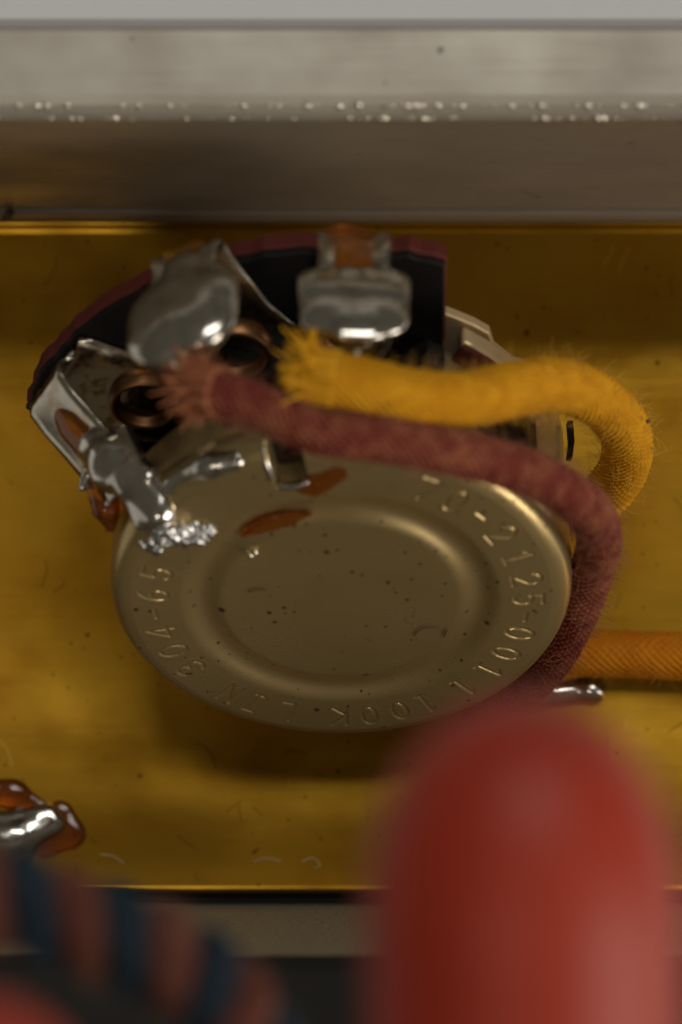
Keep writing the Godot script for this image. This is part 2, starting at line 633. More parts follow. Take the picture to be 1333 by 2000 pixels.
func make_materials() -> void:
	var b := sheet_images(1536, 700, 17.0, Color(0.685, 0.52, 0.155), Color(0.49, 0.33, 0.065), Color(0.13, 0.085, 0.03), 900, 90, 11)
	var brass := sheet_material("brass", b, Vector3(1.0 / 90.0, 1.0 / 41.0, 1), Vector3(0.5, 0.02, 0), 0.7, 1.0)
	brass.normal_enabled = true
	brass.normal_texture = noise_tex(0.02, 5, 512, Color.BLACK, Color.WHITE, true, 3.0)
	brass.normal_scale = 0.05
	var cv := sheet_images(900, 900, 37.0, Color(0.80, 0.71, 0.52), Color(0.71, 0.61, 0.40), Color(0.16, 0.10, 0.05), 230, 16, 23)
	sheet_material("can", cv, Vector3.ONE, Vector3.ZERO, 0.52, 0.82)
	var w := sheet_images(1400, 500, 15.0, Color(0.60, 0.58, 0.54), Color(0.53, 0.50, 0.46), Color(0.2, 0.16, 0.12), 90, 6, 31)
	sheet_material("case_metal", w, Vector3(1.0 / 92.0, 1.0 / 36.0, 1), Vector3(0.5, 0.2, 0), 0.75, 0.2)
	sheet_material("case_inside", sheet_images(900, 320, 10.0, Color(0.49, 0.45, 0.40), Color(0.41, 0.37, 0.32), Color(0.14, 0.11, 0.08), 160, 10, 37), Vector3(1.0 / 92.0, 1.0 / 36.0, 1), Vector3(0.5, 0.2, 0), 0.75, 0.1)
	var g := mat("textured_paint", Color(0.235, 0.20, 0.135), 0.6, 0.1)
	g.heightmap_enabled = true
	g.heightmap_texture = noise_tex(0.03, 77, 512, Color.BLACK, Color.WHITE)
	g.heightmap_scale = 0.03
	g.uv1_scale = Vector3(0.12, 0.12, 1)
	mat("side_brass", Color(0.55, 0.34, 0.07), 0.3, 1.0)
	mat("pale_plate", Color(0.72, 0.55, 0.32), 0.45, 0.7)
	mat("tin", Color(0.56, 0.52, 0.46), 0.2, 1.0)
	mat("solder", Color(0.62, 0.60, 0.56), 0.11, 1.0)
	for q in [[M.tin, Color(0.60, 0.56, 0.50), Color(0.34, 0.22, 0.09), 41, 0.55], [M.solder, Color(0.66, 0.64, 0.60), Color(0.46, 0.42, 0.36), 43, 0.5]]:
		var m: StandardMaterial3D = q[0]
		m.albedo_color = Color.WHITE
		var t := noise_tex(0.012, q[3], 512, q[1].linear_to_srgb(), q[2].linear_to_srgb())
		t.color_ramp.set_offset(0, q[4])
		t.color_ramp.set_offset(1, 0.85)
		m.albedo_texture = t
		var rt := noise_tex(0.03, q[3] + 7, 512, Color(0.3, 0.3, 0.3), Color(0.95, 0.95, 0.95))
		m.roughness = 0.3
		m.roughness_texture = rt
		m.uv1_triplanar = true
		m.uv1_scale = Vector3.ONE * 110.0
		m.normal_enabled = true
		m.normal_texture = noise_tex(0.02, q[3] + 9, 512, Color.BLACK, Color.WHITE, true, 3.0)
		m.normal_scale = 0.12
	mat("grainy_solder", Color(0.55, 0.55, 0.56), 0.3, 1.0)
	mat("copper_eyelet", Color(0.22, 0.11, 0.05), 0.42, 1.0)
	for q in [["resin", Color(0.58, 0.19, 0.015)], ["amber_resin", Color(0.85, 0.48, 0.05)]]:
		var fl := mat(q[0], q[1], 0.1)
		fl.refraction_enabled = true
		fl.refraction_scale = 0.05
		fl.albedo_color.a = 0.04 if q[0] == "amber_resin" else 0.12
	mat("phenolic", Color(0.075, 0.014, 0.01), 0.6).metallic_specular = 0.3
	mat("black_board", Color(0.007, 0.006, 0.006), 0.5).metallic_specular = 0.28
	mat("dark_void", Color(0.02, 0.017, 0.014), 0.8)
	var y := mat("yellow_cloth", Color.WHITE, 0.8, 0.0, true)
	y.metallic_specular = 0.25
	var f := mat("yellow_fibre", Color(0.62, 0.33, 0.03), 0.6)
	f.backlight_enabled = true
	f.backlight = Color(0.5, 0.4, 0.2)
	f = mat("maroon_fibre", Color(0.30, 0.12, 0.07), 0.6)
	f.backlight_enabled = true
	f.backlight = Color(0.5, 0.4, 0.3)
	f = mat("blue_fibre", Color(0.1, 0.14, 0.18), 0.7)
	mat("red_plastic", Color(0.25, 0.022, 0.009), 0.48).metallic_specular = 0.34
	mat("dark_rubber", Color(0.013, 0.012, 0.011), 0.85).metallic_specular = 0.25
	mat("table", Color(0.82, 0.835, 0.83), 0.8)
	mat("pale_lip", Color(0.40, 0.385, 0.38), 0.6, 0.1)
	mat("pale_lint", Color(0.6, 0.5, 0.3), 0.7)
	mat("lint", Color(0.08, 0.045, 0.02), 0.8)
	mat("chip", Color(0.9, 0.87, 0.78), 0.07, 1.0)


# ------------------------------------------------------------------ the scene
func area(called: String, at: Vector3, look: Vector3, size: Vector2, energy: float, col: Color) -> void:
	var l := AreaLight3D.new()
	l.name = called
	add_child(l)
	l.position = at * MM
	l.look_at(look * MM, Vector3(0.05, 0.2, 1))
	l.area_size = size * MM
	l.light_energy = energy
	l.light_color = col
	l.shadow_enabled = true


func _ready() -> void:
	rng.seed = 4
	noise.seed = 9
	noise.frequency = 0.01
	noise.noise_type = FastNoiseLite.TYPE_SIMPLEX_SMOOTH
	noise.fractal_octaves = 3
	# camera
	var cam := Camera3D.new()
	cam.name = "camera"
	add_child(cam)
	cam.position = Vector3(0, 186.93, 33.4) * MM
	var th := deg_to_rad(5.0)
	cam.basis = Basis(Vector3.RIGHT, Vector3(0, sin(th), -cos(th)), Vector3(0, cos(th), sin(th)))
	var at := CameraAttributesPhysical.new()
	at.frustum_focal_length = 76.98
	at.frustum_focus_distance = 0.1755
	at.frustum_near = 0.01
	at.frustum_far = 6.0
	at.exposure_aperture = 18.0
	cam.attributes = at
	cam.keep_aspect = Camera3D.KEEP_HEIGHT
	cam.fov = 17.72
	cam.near = 0.01
	cam.far = 6.0
	cam.current = true
	# light: an evenly dim room, a window and a lamp
	var we := WorldEnvironment.new()
	we.name = "world"
	var env := Environment.new()
	env.background_mode = Environment.BG_COLOR
	env.background_color = Color(0.085, 0.075, 0.056).linear_to_srgb()
	env.tonemap_mode = Environment.TONE_MAPPER_LINEAR
	env.tonemap_exposure = 0.9
	env.sdfgi_enabled = true
	env.ssao_enabled = true
	env.ssil_enabled = true
	we.environment = env
	add_child(we)
	area("overhead_light", Vector3(-70, 370, 190), Vector3(0, 10, 20), Vector2(60, 60), 0.022, Color(1.0, 0.95, 0.87))
	area("window_light", Vector3(300, 170, 190), Vector3(0, 10, 20), Vector2(240, 150), 0.105, Color(1.0, 0.96, 0.9))
	area("room_light", Vector3(60, 430, -185), Vector3(0, 10, 10), Vector2(260, 160), 0.09, Color(1.0, 0.985, 0.95))

	make_materials()
	build_case()
	build_pot()
	build_wires()
	build_front()
	brass_lint()
	for o in get_children():
		o.remove_meta("off")


func sheet_bow(x: float, z: float) -> float:
	var w := smoothstep(0.95, 6.0, z) * (1.0 - smoothstep(33.0, 38.3, z))
	return w * (0.2 * sin(z / 38.0 * TAU * 1.5 - 1.15) + 0.14 * noise.get_noise_2d(x * 7.0, z * 5.0) + 0.04 * sin(x * 0.4))


func build_case() -> void:
	var mb := MB.new()
	var o := thing("table_surface", "pale blue-grey table top, out of focus beyond the case wall", "table", Vector3(0, -4, -60))
	o.set_meta("kind", "structure")
	block(mb, Vector3(-400, -30, -400), Vector3(400, -4, 400), 1.0)
	part(o, "table_top", mb, M.table, -Vector3(0, -4, -60))

	o = thing("brass_plate", "brushed yellow brass plate with dark specks under the potentiometer", "metal plate", Vector3(0, -1, 20))
	var off := -Vector3(0, -1, 20)
	mb = MB.new()
	# a thin sheet, slightly bowed, turned up along the wall
	var nx := 90
	var nz := 60
	for k in nz + 1:
		for q in nx + 1:
			var x := lerpf(-45, 45, float(q) / nx)
			var z := lerpf(0.95, 38.3, float(k) / nz)
			mb.put(Vector3(x, sheet_bow(x, z), z), Color.WHITE, Vector2(x, z))
	for k in nz:
		for q in nx:
			var a := k * (nx + 1) + q
			mb.quad(a, a + nx + 1, a + nx + 2, a + 1)
	sweep_x(mb, PackedVector2Array([Vector2(0.42, -0.9), Vector2(38.5, -0.9), Vector2(38.62, -0.75), Vector2(38.66, -0.2), Vector2(38.58, -0.04), Vector2(38.42, 0.05), Vector2(38.3, 0.005), Vector2(37.5, -0.6), Vector2(1.5, -0.6), Vector2(0.95, 0.0), Vector2(0.7, 0.1), Vector2(0.6, 0.3), Vector2(0.55, 0.5), Vector2(0.42, 0.55)]), -45, 45)
	part(o, "sheet", mb, M.brass, off)
	# ground joint: a smear of solder on the plate, amber resin round it
	mb = MB.new()
	blob(mb, [[Vector3(-21.5, 0.1, 36.2), Vector3(-18.4, 0.3, 35.6), 1.3, 1.25], [Vector3(-18.4, 0.35, 35.4), Vector3(-16.3, 0.3, 34.6), 1.0, 0.7], [Vector3(-20, 0.2, 34.6), Vector3(-16.6, 0.45, 34.2), 0.55, 0.55], [Vector3(-17.9, 0.3, 36.6), Vector3(-18.6, 0.2, 37.4), 0.5, 0.3]], 0.5, 0.12, 0.22, 0.5, Transform3D(Basis().scaled(Vector3(1, 0.8, 1)), Vector3.ZERO))
	var s := part(o, "solder_joint", mb, M.solder, off, "shiny smear of solder on the brass by the twisted wires")
	mb = MB.new()
	blob(mb, [[Vector3(-15.9, 0.1, 34.2), Vector3(-15.3, 0.1, 35.3), 0.8, 0.75], [Vector3(-15.3, 0.1, 35.3), Vector3(-16.9, 0.05, 36.3), 0.8, 0.5]], 0.5, 0.12, 0.08, 0.5, Transform3D(Basis().scaled(Vector3(1, 0.45, 1)), Vector3.ZERO))
	part(s, "resin", mb, M.resin, off)
	mb = MB.new()
	blob(mb, [[Vector3(-22, 0.1, 32.9), Vector3(-18.6, 0.1, 33.1), 0.9, 0.8], [Vector3(-18.6, 0.1, 33.1), Vector3(-16.8, 0.1, 33.9), 0.7, 0.4]], 0.5, 0.14, 0.06, 0.5, Transform3D(Basis().scaled(Vector3(1, 0.5, 1)), Vector3.ZERO))
	part(s, "resin", mb, M.resin, off)
	mb = MB.new()
	blob(mb, [[Vector3(14.2, 0.3, 27.2), Vector3(14.4, 0.3, 27.3), 0.65, 0.6], [Vector3(11, 0.1, 27.5), Vector3(14.2, 0.1, 27.2), 0.9, 0.5]], 0.5, 0.14, 0.1, 0.5)
	part(o, "solder_joint", mb, M.solder, off, "small round bead of solder on the brass below the orange wire")

	o = thing("case_wall", "dull grey metal wall of the case with a broad pale rim", "case wall", Vector3(0, -3, -2))
	off = -Vector3(0, -3, -2)
	mb = MB.new()
	sweep_x(mb, PackedVector2Array([Vector2(-4.3, -3), Vector2(0, -3), Vector2(0, 27.4), Vector2(-4.3, 27.4)]), -46, 46)
	part(o, "side_panel", mb, M.case_inside, off)
	mb = MB.new()
	sweep_x(mb, PackedVector2Array([Vector2(-4.35, 27.42), Vector2(0.06, 27.42), Vector2(0.06, 27.7), Vector2(-0.1, 28.2), Vector2(-0.45, 28.6), Vector2(-0.9, 28.8), Vector2(-4.1, 28.8), Vector2(-4.35, 28.6)]), -46, 46)
	part(o, "rim", mb, M.case_metal, off)
	mb = MB.new()
	sweep_x(mb, PackedVector2Array([Vector2(0.02, -2.9), Vector2(0.34, -2.9), Vector2(0.34, 2.6), Vector2(0.2, 2.8), Vector2(0.02, 2.8)]), -45.5, 45.5)
	part(o, "seam_strip", mb, M.case_inside, off)
	mb = MB.new()
	block(mb, Vector3(-46, -3, -5.3), Vector3(46, 26.2, -4.5), 0.3)
	part(o, "outer_lip", mb, M.pale_lip, off)
	mb = MB.new()
	rng.seed = 71
	for k in 170:
		var row := k % 2
		var p := Vector3(rng.randf_range(-24, 24), 0, 0)
		p.z = 0.05 if row == 0 else -0.42
		p.y = (27.75 if row == 0 else 28.55) + rng.randf_range(-0.1, 0.1)
		ball(mb, p, 0.05 + 0.2 * pow(rng.randf(), 2.2), 0.7)
	part(o, "rim_burr", mb, M.chip, off, "", true)
	mb = MB.new()
	tube(mb, spline([Vector3(-19.5, 0.4, 0.1), Vector3(-19.1, 2.0, 0.45), Vector3(-18.8, 3.2, 0.4)], 0.2), 0.14, 0.25, 6)
	part(o, "dirt_crumb", mb, M.lint, off)


func pot_lug(root: Node3D, off: Vector3, deg: float, reach: float, tail: Array) -> MeshInstance3D:
	var a := deg_to_rad(deg)
	var d := Vector3(cos(a), sin(a), 0)
	var w := Vector3(sin(a), -cos(a), 0)
	var c := Vector3(0, 0, 1)
	var st := []
	for q in [[8.6, 0.9], [8.9, 1.5], [9.4, 2.2], [10.4, 2.6], [11.4, 2.6], [12.3, 2.3], [13.4, 1.95], [reach - 1.2, 1.72], [reach - 0.8, 1.74]]:
		st.append([d * q[0] + c * -8.74, -w, c, q[1], 0.0])
	for k in range(1, 7):       # the bend
		var b := PI / 2 * k / 6.0
		st.append([d * (reach - 0.8 + 0.8 * sin(b)) + c * (-8.74 + 0.8 * (1 - cos(b))), -w, c * cos(b) - d * sin(b), 1.75, -0.3 * k / 6.0])
	for q in tail:              # [towards the cover, half width, curl, lean]
		st.append([d * (reach + q[3]) + c * (-8.74 + q[0]), -w, -d, q[1], q[2]])
	var mb := MB.new()
	ribbon(mb, st, 0.34, 0.0)
	return part(root, "terminal_lug", mb, M.tin, off)


func lug_frame(deg: float, reach: float, lean: float) -> Transform3D:
	# x across, y towards the cover, z out from the axis; the origin is 6 mm up from the bend
	var a := deg_to_rad(deg)
	var d := Vector3(cos(a), sin(a), 0)
	var x := Vector3(sin(a), -cos(a), 0)
	var y := (Vector3(0, 0, 1) + d * lean).normalized()
	return Transform3D(Basis(x, y, x.cross(y)), d * (reach + 6.0 * lean) + Vector3(0, 0, -2.74))


# squeezes a blob towards a plane through p, so that resin lies as a film
func film_frame(p: Vector3, n: Vector3, thin: float) -> Transform3D:
	n = n.normalized()
	var b := Basis()
	for k in 3:
		var e := Vector3.ZERO
		e[k] = 1.0
		b[k] = e - n * n.dot(e) * (1.0 - thin)
	return Transform3D(b, p - b * p)


func build_pot() -> void:
	var base := POT - AXIS_C * 11.5
	var root := thing("potentiometer", "round metal potentiometer with numbers stamped round its back cover", "potentiometer", base, Basis(Vector3.RIGHT, AXIS_T, AXIS_C))
	var off := Vector3(0, 0, 11.5)
	part(root, "cover", make_cover(), M.can, off)
	# the can's side, open where the terminals come out
	var mb := MB.new()
	var walls := [[deg_to_rad(-188), deg_to_rad(33), -10.3, 150], [deg_to_rad(33), deg_to_rad(99), -3.0, 34], [deg_to_rad(109), deg_to_rad(172), -4.3, 40]]
	for q in walls:
		lathe(mb, [Vector2(11.55, -1.7), Vector2(11.55, q[2]), Vector2(11.98, q[2]), Vector2(12.0, -1.7)], q[3], q[0], q[1])
		for e in [q[0], q[1]]:
			var r := Vector3(cos(e), sin(e), 0)
			var p := [r * 11.55 + Vector3(0, 0, q[2]), r * 11.98 + Vector3(0, 0, q[2]), r * 12.0 + Vector3(0, 0, -1.7), r * 11.55 + Vector3(0, 0, -1.7)]
			mb.flat_quad(p[0], p[1], p[2], p[3])
	part(root, "can_side", mb, M.can, off)
	# bright turned lips round the slot in the cover's edge
	var sa := deg_to_rad(104.5)
	var sd := Vector3(cos(sa), sin(sa), 0)
	var sw := Vector3(sin(sa), -cos(sa), 0)
	mb = MB.new()
	tube(mb, spline([sd * 9.38 - sw * 0.72 + Vector3(0, 0, -0.12), sd * 9.3 - sw * 0.4 + Vector3(0, 0, -0.02), sd * 9.3 + sw * 0.4 + Vector3(0, 0, -0.02), sd * 9.38 + sw * 0.7 + Vector3(0, 0, -0.12)], 0.1), 0.2, 0.2, 10)
	part(root, "slot_lip", mb, M.solder, off)
	var st := []
	mb = MB.new()
	tube(mb, spline([sd * 10.1 - sw * 0.92 + Vector3(0, 0, -0.06), sd * 10.9 - sw * 0.95 + Vector3(0, 0, -0.16), sd * 11.7 - sw * 0.95 + Vector3(0, 0, -0.65)], 0.1), 0.14, 0.18, 8)
	part(root, "slot_lip", mb, M.solder, off)
	mb = MB.new()
	prism(mb, PackedVector2Array([Vector2(-0.62, 9.62), Vector2(0.62, 9.62), Vector2(0.66, 11.2), Vector2(-0.66, 11.2)]), -2.2, -1.35, 0.05, Transform3D(Basis(sw, sd, sw.cross(sd)), Vector3.ZERO))
	part(root, "slot_bottom", mb, M.black_board, off)
	# boards that carry the terminals
	var poly := PackedVector2Array()
	for k in 41:
		var e := lerpf(71.5, 163.0, k / 40.0)
		var r := 0.25 * noise.get_noise_1d(e * 40.0) + lerpf(16.4, 17.3, clampf((e - 90) / 60.0, 0, 1))
		poly.push_back(Vector2(cos(deg_to_rad(e)), sin(deg_to_rad(e))) * r)
	var back := poly.duplicate()
	for p in [Vector2(-14.6, 3.4), Vector2(-11.0, 1.0), Vector2(4.4, 1.0), Vector2(4.4, 7.4)]:
		back.push_back(p)
	var front := back.duplicate()
	front.push_back(Vector2(4.4, 9.3))
	front.push_back(Vector2(5.25, 9.6))
	mb = MB.new()
	prism(mb, front, -9.35, -8.92, 0.06)
	part(root, "black_board", mb, M.black_board, off)
	mb = MB.new()
	var red := PackedVector2Array()
	for p in front:
		red.push_back(p * 1.004 + Vector2(0.08, 0.06))
	prism(mb, red, -10.38, -9.36, 0.08)
	part(root, "phenolic_board", mb, M.phenolic, off)
	mb = MB.new()
	prism(mb, PackedVector2Array([Vector2(3.2, 6.4), Vector2(4.9, 6.8), Vector2(5.3, 9.9), Vector2(4.4, 10.6), Vector2(3.2, 9.6)]), -8.92, -7.4, 0.25)
	part(root, "board_corner", mb, M.black_board, off)
	# front plate behind the boards, with its folded ear
	mb = MB.new()
	var disc := PackedVector2Array()
	for k in 72:
		var e := TAU * k / 72
		var r := 11.9 if k > 9 else 11.3
		if k == 10 or k == 11:
			r = 11.95
		disc.push_back(Vector2(cos(e), sin(e)) * r)
	prism(mb, disc, -11.1, -10.45, 0.08)
	part(root, "front_plate", mb, M.pale_plate, off)
	mb = MB.new()
	st = []
	for q in [[57, 0.0], [54, 0.0], [50, 0.0], [46, 0.0], [43, 0.0], [40.5, 0.12], [38, 0.42], [36, 0.42], [34, 0.1]]:
		var e := deg_to_rad(q[0])
		st.append([Vector3(cos(e) * (11.45 + q[1]), sin(e) * (11.45 + q[1]), -9.7), Vector3(0, 0, 1), Vector3(cos(e), sin(e), 0), 0.62, 0.0])
	ribbon(mb, st, 0.55, 0.0)
	var ear := part(root, "folded_ear", mb, M.pale_plate, off, "brown-stained ear folded over the front plate")
	mb = MB.new()
	st = []
	for q in [57, 53, 49, 45, 41, 37]:
		var e := deg_to_rad(q)
		st.append([Vector3(cos(e) * 11.05, sin(e) * 11.05, -8.95), Vector3(cos(e), sin(e), 0), Vector3(0, 0, 1), 0.6, 0.0])
	ribbon(mb, st, 0.3, 0.0)
	part(ear, "stain", mb, M.phenolic, off)
	mb = MB.new()
	ribbon(mb, [[Vector3(12.0, 2.9, -7.4), Vector3(0.2, 1, 0).normalized(), Vector3(1, 0, 0), 0.2], [Vector3(12.2, 2.4, -9.0), Vector3(0.2, 1, 0).normalized(), Vector3(1, 0, 0), 0.2], [Vector3(12.2, 2.2, -10.6), Vector3(0.2, 1, 0).normalized(), Vector3(1, 0, 0), 0.2]], 0.3, 0.0)
	part(root, "side_clip", mb, M.black_board, off)
	# inside of the can and the bushing on the far side
	mb = MB.new()
	lathe(mb, [Vector2(0.01, -8.9), Vector2(7.0, -8.9), Vector2(8.4, -7.2), Vector2(8.4, -2.4), Vector2(0.01, -2.4)], 48)
	part(root, "inner_drum", mb, M.dark_void, off)
	mb = MB.new()
	var prof := [Vector2(0.01, -20.0), Vector2(4.0, -20.0)]
	for k in 18:
		prof.append(Vector2(4.3, -19.8 + k * 0.48))
		prof.append(Vector2(4.0, -19.56 + k * 0.48))
	prof.append(Vector2(4.6, -11.1))
	lathe(mb, prof, 40)
	part(root, "threaded_bushing", mb, M.pale_plate, off)
	# terminals
	var lug3 := pot_lug(root, off, 88.0, 18.1, [[1.2, 1.76, -0.5, 0.0], [2.0, 1.74, -0.5, 0.0], [2.6, 1.68, -0.35, 0.0], [2.9, 1.75, -0.15, 0.02], [3.15, 2.5, -0.05, 0.05], [3.6, 2.72, 0.0, 0.1], [4.6, 2.7, 0.0, 0.2], [5.6, 2.62, 0.1, 0.3], [6.3, 2.3, 0.1, 0.35], [6.9, 1.7, 0.1, 0.4], [7.2, 0.9, 0.1, 0.4]])
	var lug2 := pot_lug(root, off, 114.0, 18.6, [[0.7, 1.76, -0.5, 0.0], [1.2, 1.74, -0.4, 0.0], [1.7, 1.72, -0.25, 0.0], [2.1, 1.9, -0.1, 0.05], [2.7, 2.5, 0.0, 0.1], [3.6, 2.9, 0.0, 0.2], [4.8, 3.0, 0.1, 0.35], [5.8, 2.7, 0.1, 0.5], [6.6, 2.1, 0.1, 0.6], [7.1, 1.2, 0.1, 0.6]])
	# the first terminal leans inwards down to the can
	mb = MB.new()
	var a1 := deg_to_rad(149.5)
	var d1 := Vector3(cos(a1), sin(a1), 0)
	var w1 := Vector3(sin(a1), -cos(a1), 0)
	st = []
	for q in [[8.6, 0.9], [8.9, 1.6], [9.4, 2.3], [10.4, 2.8], [11.6, 2.9], [12.6, 2.9], [13.6, 2.8], [14.8, 2.65], [16.2, 2.55], [16.9, 2.4]]:
		st.append([d1 * q[0] + Vector3(0, 0, -8.74), -w1, Vector3(0, 0, 1), q[1], 0.0])
	var bend := [[Vector3(-14.7, 7.7, -8.6), 0.2], [Vector3(-15.15, 7.75, -8.2), 0.7], [Vector3(-15.1, 7.5, -7.6), 0.95], [Vector3(-14.4, 7.0, -6.8), 1.0], [Vector3(-13.3, 6.5, -5.6), 1.0], [Vector3(-12.35, 6.2, -4.4), 1.0], [Vector3(-11.8, 6.3, -3.2), 1.0], [Vector3(-11.2, 6.4, -2.0), 1.0]]
	for q in bend:
		var f: float = q[1]
		st.append([q[0], (-w1 * (1 - 0.15 * f) + Vector3(0.1, 0.1, 0.0) * f).normalized(), (Vector3(0, 0, 1) * (1 - f) - (d1 + Vector3(0, 0, 0.45)) * f).normalized(), 2.05 - 0.25 * f, -0.12 * f])
	ribbon(mb, st, 0.34, 0.0)
	var lug1 := part(root, "terminal_lug", mb, M.tin, off, "leftmost terminal bent over and soldered to the can")
	var flat := Basis().scaled(Vector3(1, 1, 0.42))
	# solder on the lugs
	mb = MB.new()
	blob(mb, [[Vector3(-1.7, -1.5, 0.2), Vector3(1.7, -1.5, 0.2), 0.95, 0.95], [Vector3(-1.3, 0.0, 0.5), Vector3(1.3, 0.0, 0.5), 1.35, 1.35], [Vector3(-0.2, -2.6, 0.3), Vector3(-0.1, -1.5, 0.5), 0.9, 1.2], [Vector3(-0.4, 0.9, 0.0), Vector3(0.6, 0.9, 0.0), 1.0, 1.0]], 0.5, 0.14, 0.05, 0.4, lug_frame(88, 18.15, 0.05) * Transform3D(flat, Vector3(0, 0, 0.05)))
	part(lug3, "solder", mb, M.solder, off)
	mb = MB.new()
	blob(mb, [[Vector3(-1.1, 0.5, 1.6), Vector3(0.1, 0.9, 1.5), 0.75, 0.8], [Vector3(0.2, 0.9, 1.5), Vector3(1.2, 0.9, 1.2), 0.7, 0.5]], 0.4, 0.13, 0.08, 0.6, lug_frame(88, 18.15, 0.05) * Transform3D(flat, Vector3(0, 0, 0.05)))
	part(lug3, "resin", mb, M.amber_resin, off)
	mb = MB.new()
	blob(mb, [[Vector3(-0.5, -5.4, 0.1), Vector3(-0.4, -3.6, 0.1), 1.15, 1.1], [Vector3(0.6, -5.2, 0.1), Vector3(0.6, -3.7, 0.1), 0.8, 0.9]], 0.4, 0.14, 0.05, 0.5, lug_frame(88, 18.15, 0.0) * Transform3D(Basis().scaled(Vector3(1, 1, 0.22)), Vector3.ZERO))
	part(lug3, "resin", mb, M.resin, off)
	mb = MB.new()
	blob(mb, [[Vector3(-1.3, -1.9, 0.3), Vector3(1.3, -1.9, 0.3), 1.6, 1.6], [Vector3(-0.7, -0.2, 0.6), Vector3(0.7, -0.2, 0.6), 2.25, 2.2], [Vector3(-0.2, -4.4, 0.1), Vector3(-0.2, -3.0, 0.3), 1.2, 1.5]], 0.9, 0.16, 0.05, 0.35, lug_frame(114.0, 18.65, 0.09) * Transform3D(Basis().scaled(Vector3(1, 1, 0.5)), Vector3(0, 0, 0.05)))
	part(lug2, "solder", mb, M.solder, off)
	mb = MB.new()
	blob(mb, [[Vector3(-1.0, -5.5, 0.1), Vector3(0.4, -5.7, 0.1), 0.65, 0.6]], 0.4, 0.14, 0.05, 0.5, lug_frame(114.0, 18.65, 0.0) * Transform3D(Basis().scaled(Vector3(1, 1, 0.3)), Vector3.ZERO))
	part(lug2, "resin", mb, M.amber_resin, off)
	# rivets
	for q in [[-10.2, 6.2], [-5.35, 9.9], [0.4, 11.2]]:
		mb = MB.new()
		lathe(mb, [Vector2(1.9, -8.6), Vector2(1.9, -8.4), Vector2(1.84, -8.1), Vector2(1.72, -7.95), Vector2(1.56, -7.98), Vector2(1.45, -8.15), Vector2(1.38, -8.5), Vector2(1.2, -8.62), Vector2(0.0, -8.62)], 36)
		mb.turn(Transform3D(Basis(), Vector3(q[0], q[1], 0)))
		part(root, "eyelet", mb, M.copper_eyelet, off)
	# solder running from the first terminal to the can
	mb = MB.new()
	blob(mb, [
		[Vector3(-12.3, 6.6, -4.7), Vector3(-11.4, 6.9, -3.4), 1.25, 1.45], [Vector3(-11.4, 6.9, -3.4), Vector3(-10.3, 7.2, -1.9), 1.45, 1.15], [Vector3(-10.3, 7.2, -1.9), Vector3(-9.2, 6.7, -0.2), 1.15, 0.9],
		[Vector3(-10.6, 6.8, -2.2), Vector3(-9.9, 6.0, -0.3), 0.9, 0.6], [Vector3(-12.7, 5.6, -4.8), Vector3(-13.3, 5.0, -3.4), 0.5, 0.22], [Vector3(-11.0, 8.2, -4.4), Vector3(-9.9, 7.9, -1.8), 0.4, 0.45],
		[Vector3(-8.9, 7.0, -0.4), Vector3(-8.7, 6.0, 0.0), 0.6, 0.4], [Vector3(-9.6, 7.9, -1.4), Vector3(-9.0, 7.3, -0.5), 0.75, 0.5]], 0.4, 0.14, 0.14, 0.4)
	var sol := part(lug1, "solder", mb, M.solder, off)
	mb = MB.new()
	blob(mb, [[Vector3(-13.9, 6.65, -6.3), Vector3(-12.95, 6.4, -5.2), 1.0, 1.0], [Vector3(-14.5, 6.9, -6.9), Vector3(-13.9, 6.65, -6.3), 0.75, 0.9]], 0.4, 0.13, 0.12, 0.5, film_frame(Vector3(-13.9, 6.75, -6.2), Vector3(-0.78, 0.35, 0.55), 0.4))
	part(lug1, "resin", mb, M.resin, off)
	mb = MB.new()
	blob(mb, [[Vector3(-12.5, 5.2, -3.4), Vector3(-12.0, 4.8, -2.3), 0.6, 0.8], [Vector3(-12.0, 4.8, -2.3), Vector3(-11.8, 4.1, -1.6), 0.55, 0.3]], 0.4, 0.13, 0.06, 0.5)
	part(root, "resin", mb, M.resin, off)
	mb = MB.new()
	rng.seed = 5
	blob(mb, [[Vector3(-9.1, 6.0, 0.05), Vector3(-8.2, 5.5, 0.1), 0.7, 0.6], [Vector3(-8.2, 5.5, 0.1), Vector3(-6.9, 5.7, 0.1), 0.6, 0.45], [Vector3(-9.8, 4.6, -0.1), Vector3(-9.4, 4.2, 0.0), 0.3, 0.25]], 0.3, 0.09, 0.5, 1.6)
	for k in 46:
		var u := rng.randf()
		var p := Vector3(lerpf(-9.6, -6.5, u), lerpf(5.4, 5.6, u) + rng.randf_range(-0.75, 0.6), 0.1 + rng.randf_range(0, 0.35) * (1 - absf(u - 0.5)))
		ball(mb, p, rng.randf_range(0.07, 0.22), 0.8)
	part(sol, "solder_grain", mb, M.grainy_solder, off)
	# solder along the can's rim, left of the slot
	mb = MB.new()
	blob(mb, [[Vector3(-8.2, 8.4, -0.9), Vector3(-6.6, 9.6, -0.75), 0.3, 0.55], [Vector3(-6.6, 9.6, -0.75), Vector3(-5.2, 10.2, -0.7), 0.62, 0.5], [Vector3(-9.2, 7.3, -0.7), Vector3(-8.2, 8.4, -0.9), 0.4, 0.25]], 0.4, 0.12, 0.18, 0.7)
	part(root, "solder_seam", mb, M.solder, off)
	# resin stains on can and cover
	mb = MB.new()
	var stain := [[-5.0, 5.0, 0.6], [-4.4, 5.45, 1.1], [-3.5, 5.95, 1.5], [-2.6, 6.3, 1.3], [-1.6, 6.65, 0.7]]
	var pr := []
	for k in stain.size() - 1:
		pr.append([Vector3(stain[k][0], stain[k][1], -0.15), Vector3(stain[k + 1][0], stain[k + 1][1], -0.15), 0.34 * stain[k][2], 0.34 * stain[k + 1][2]])
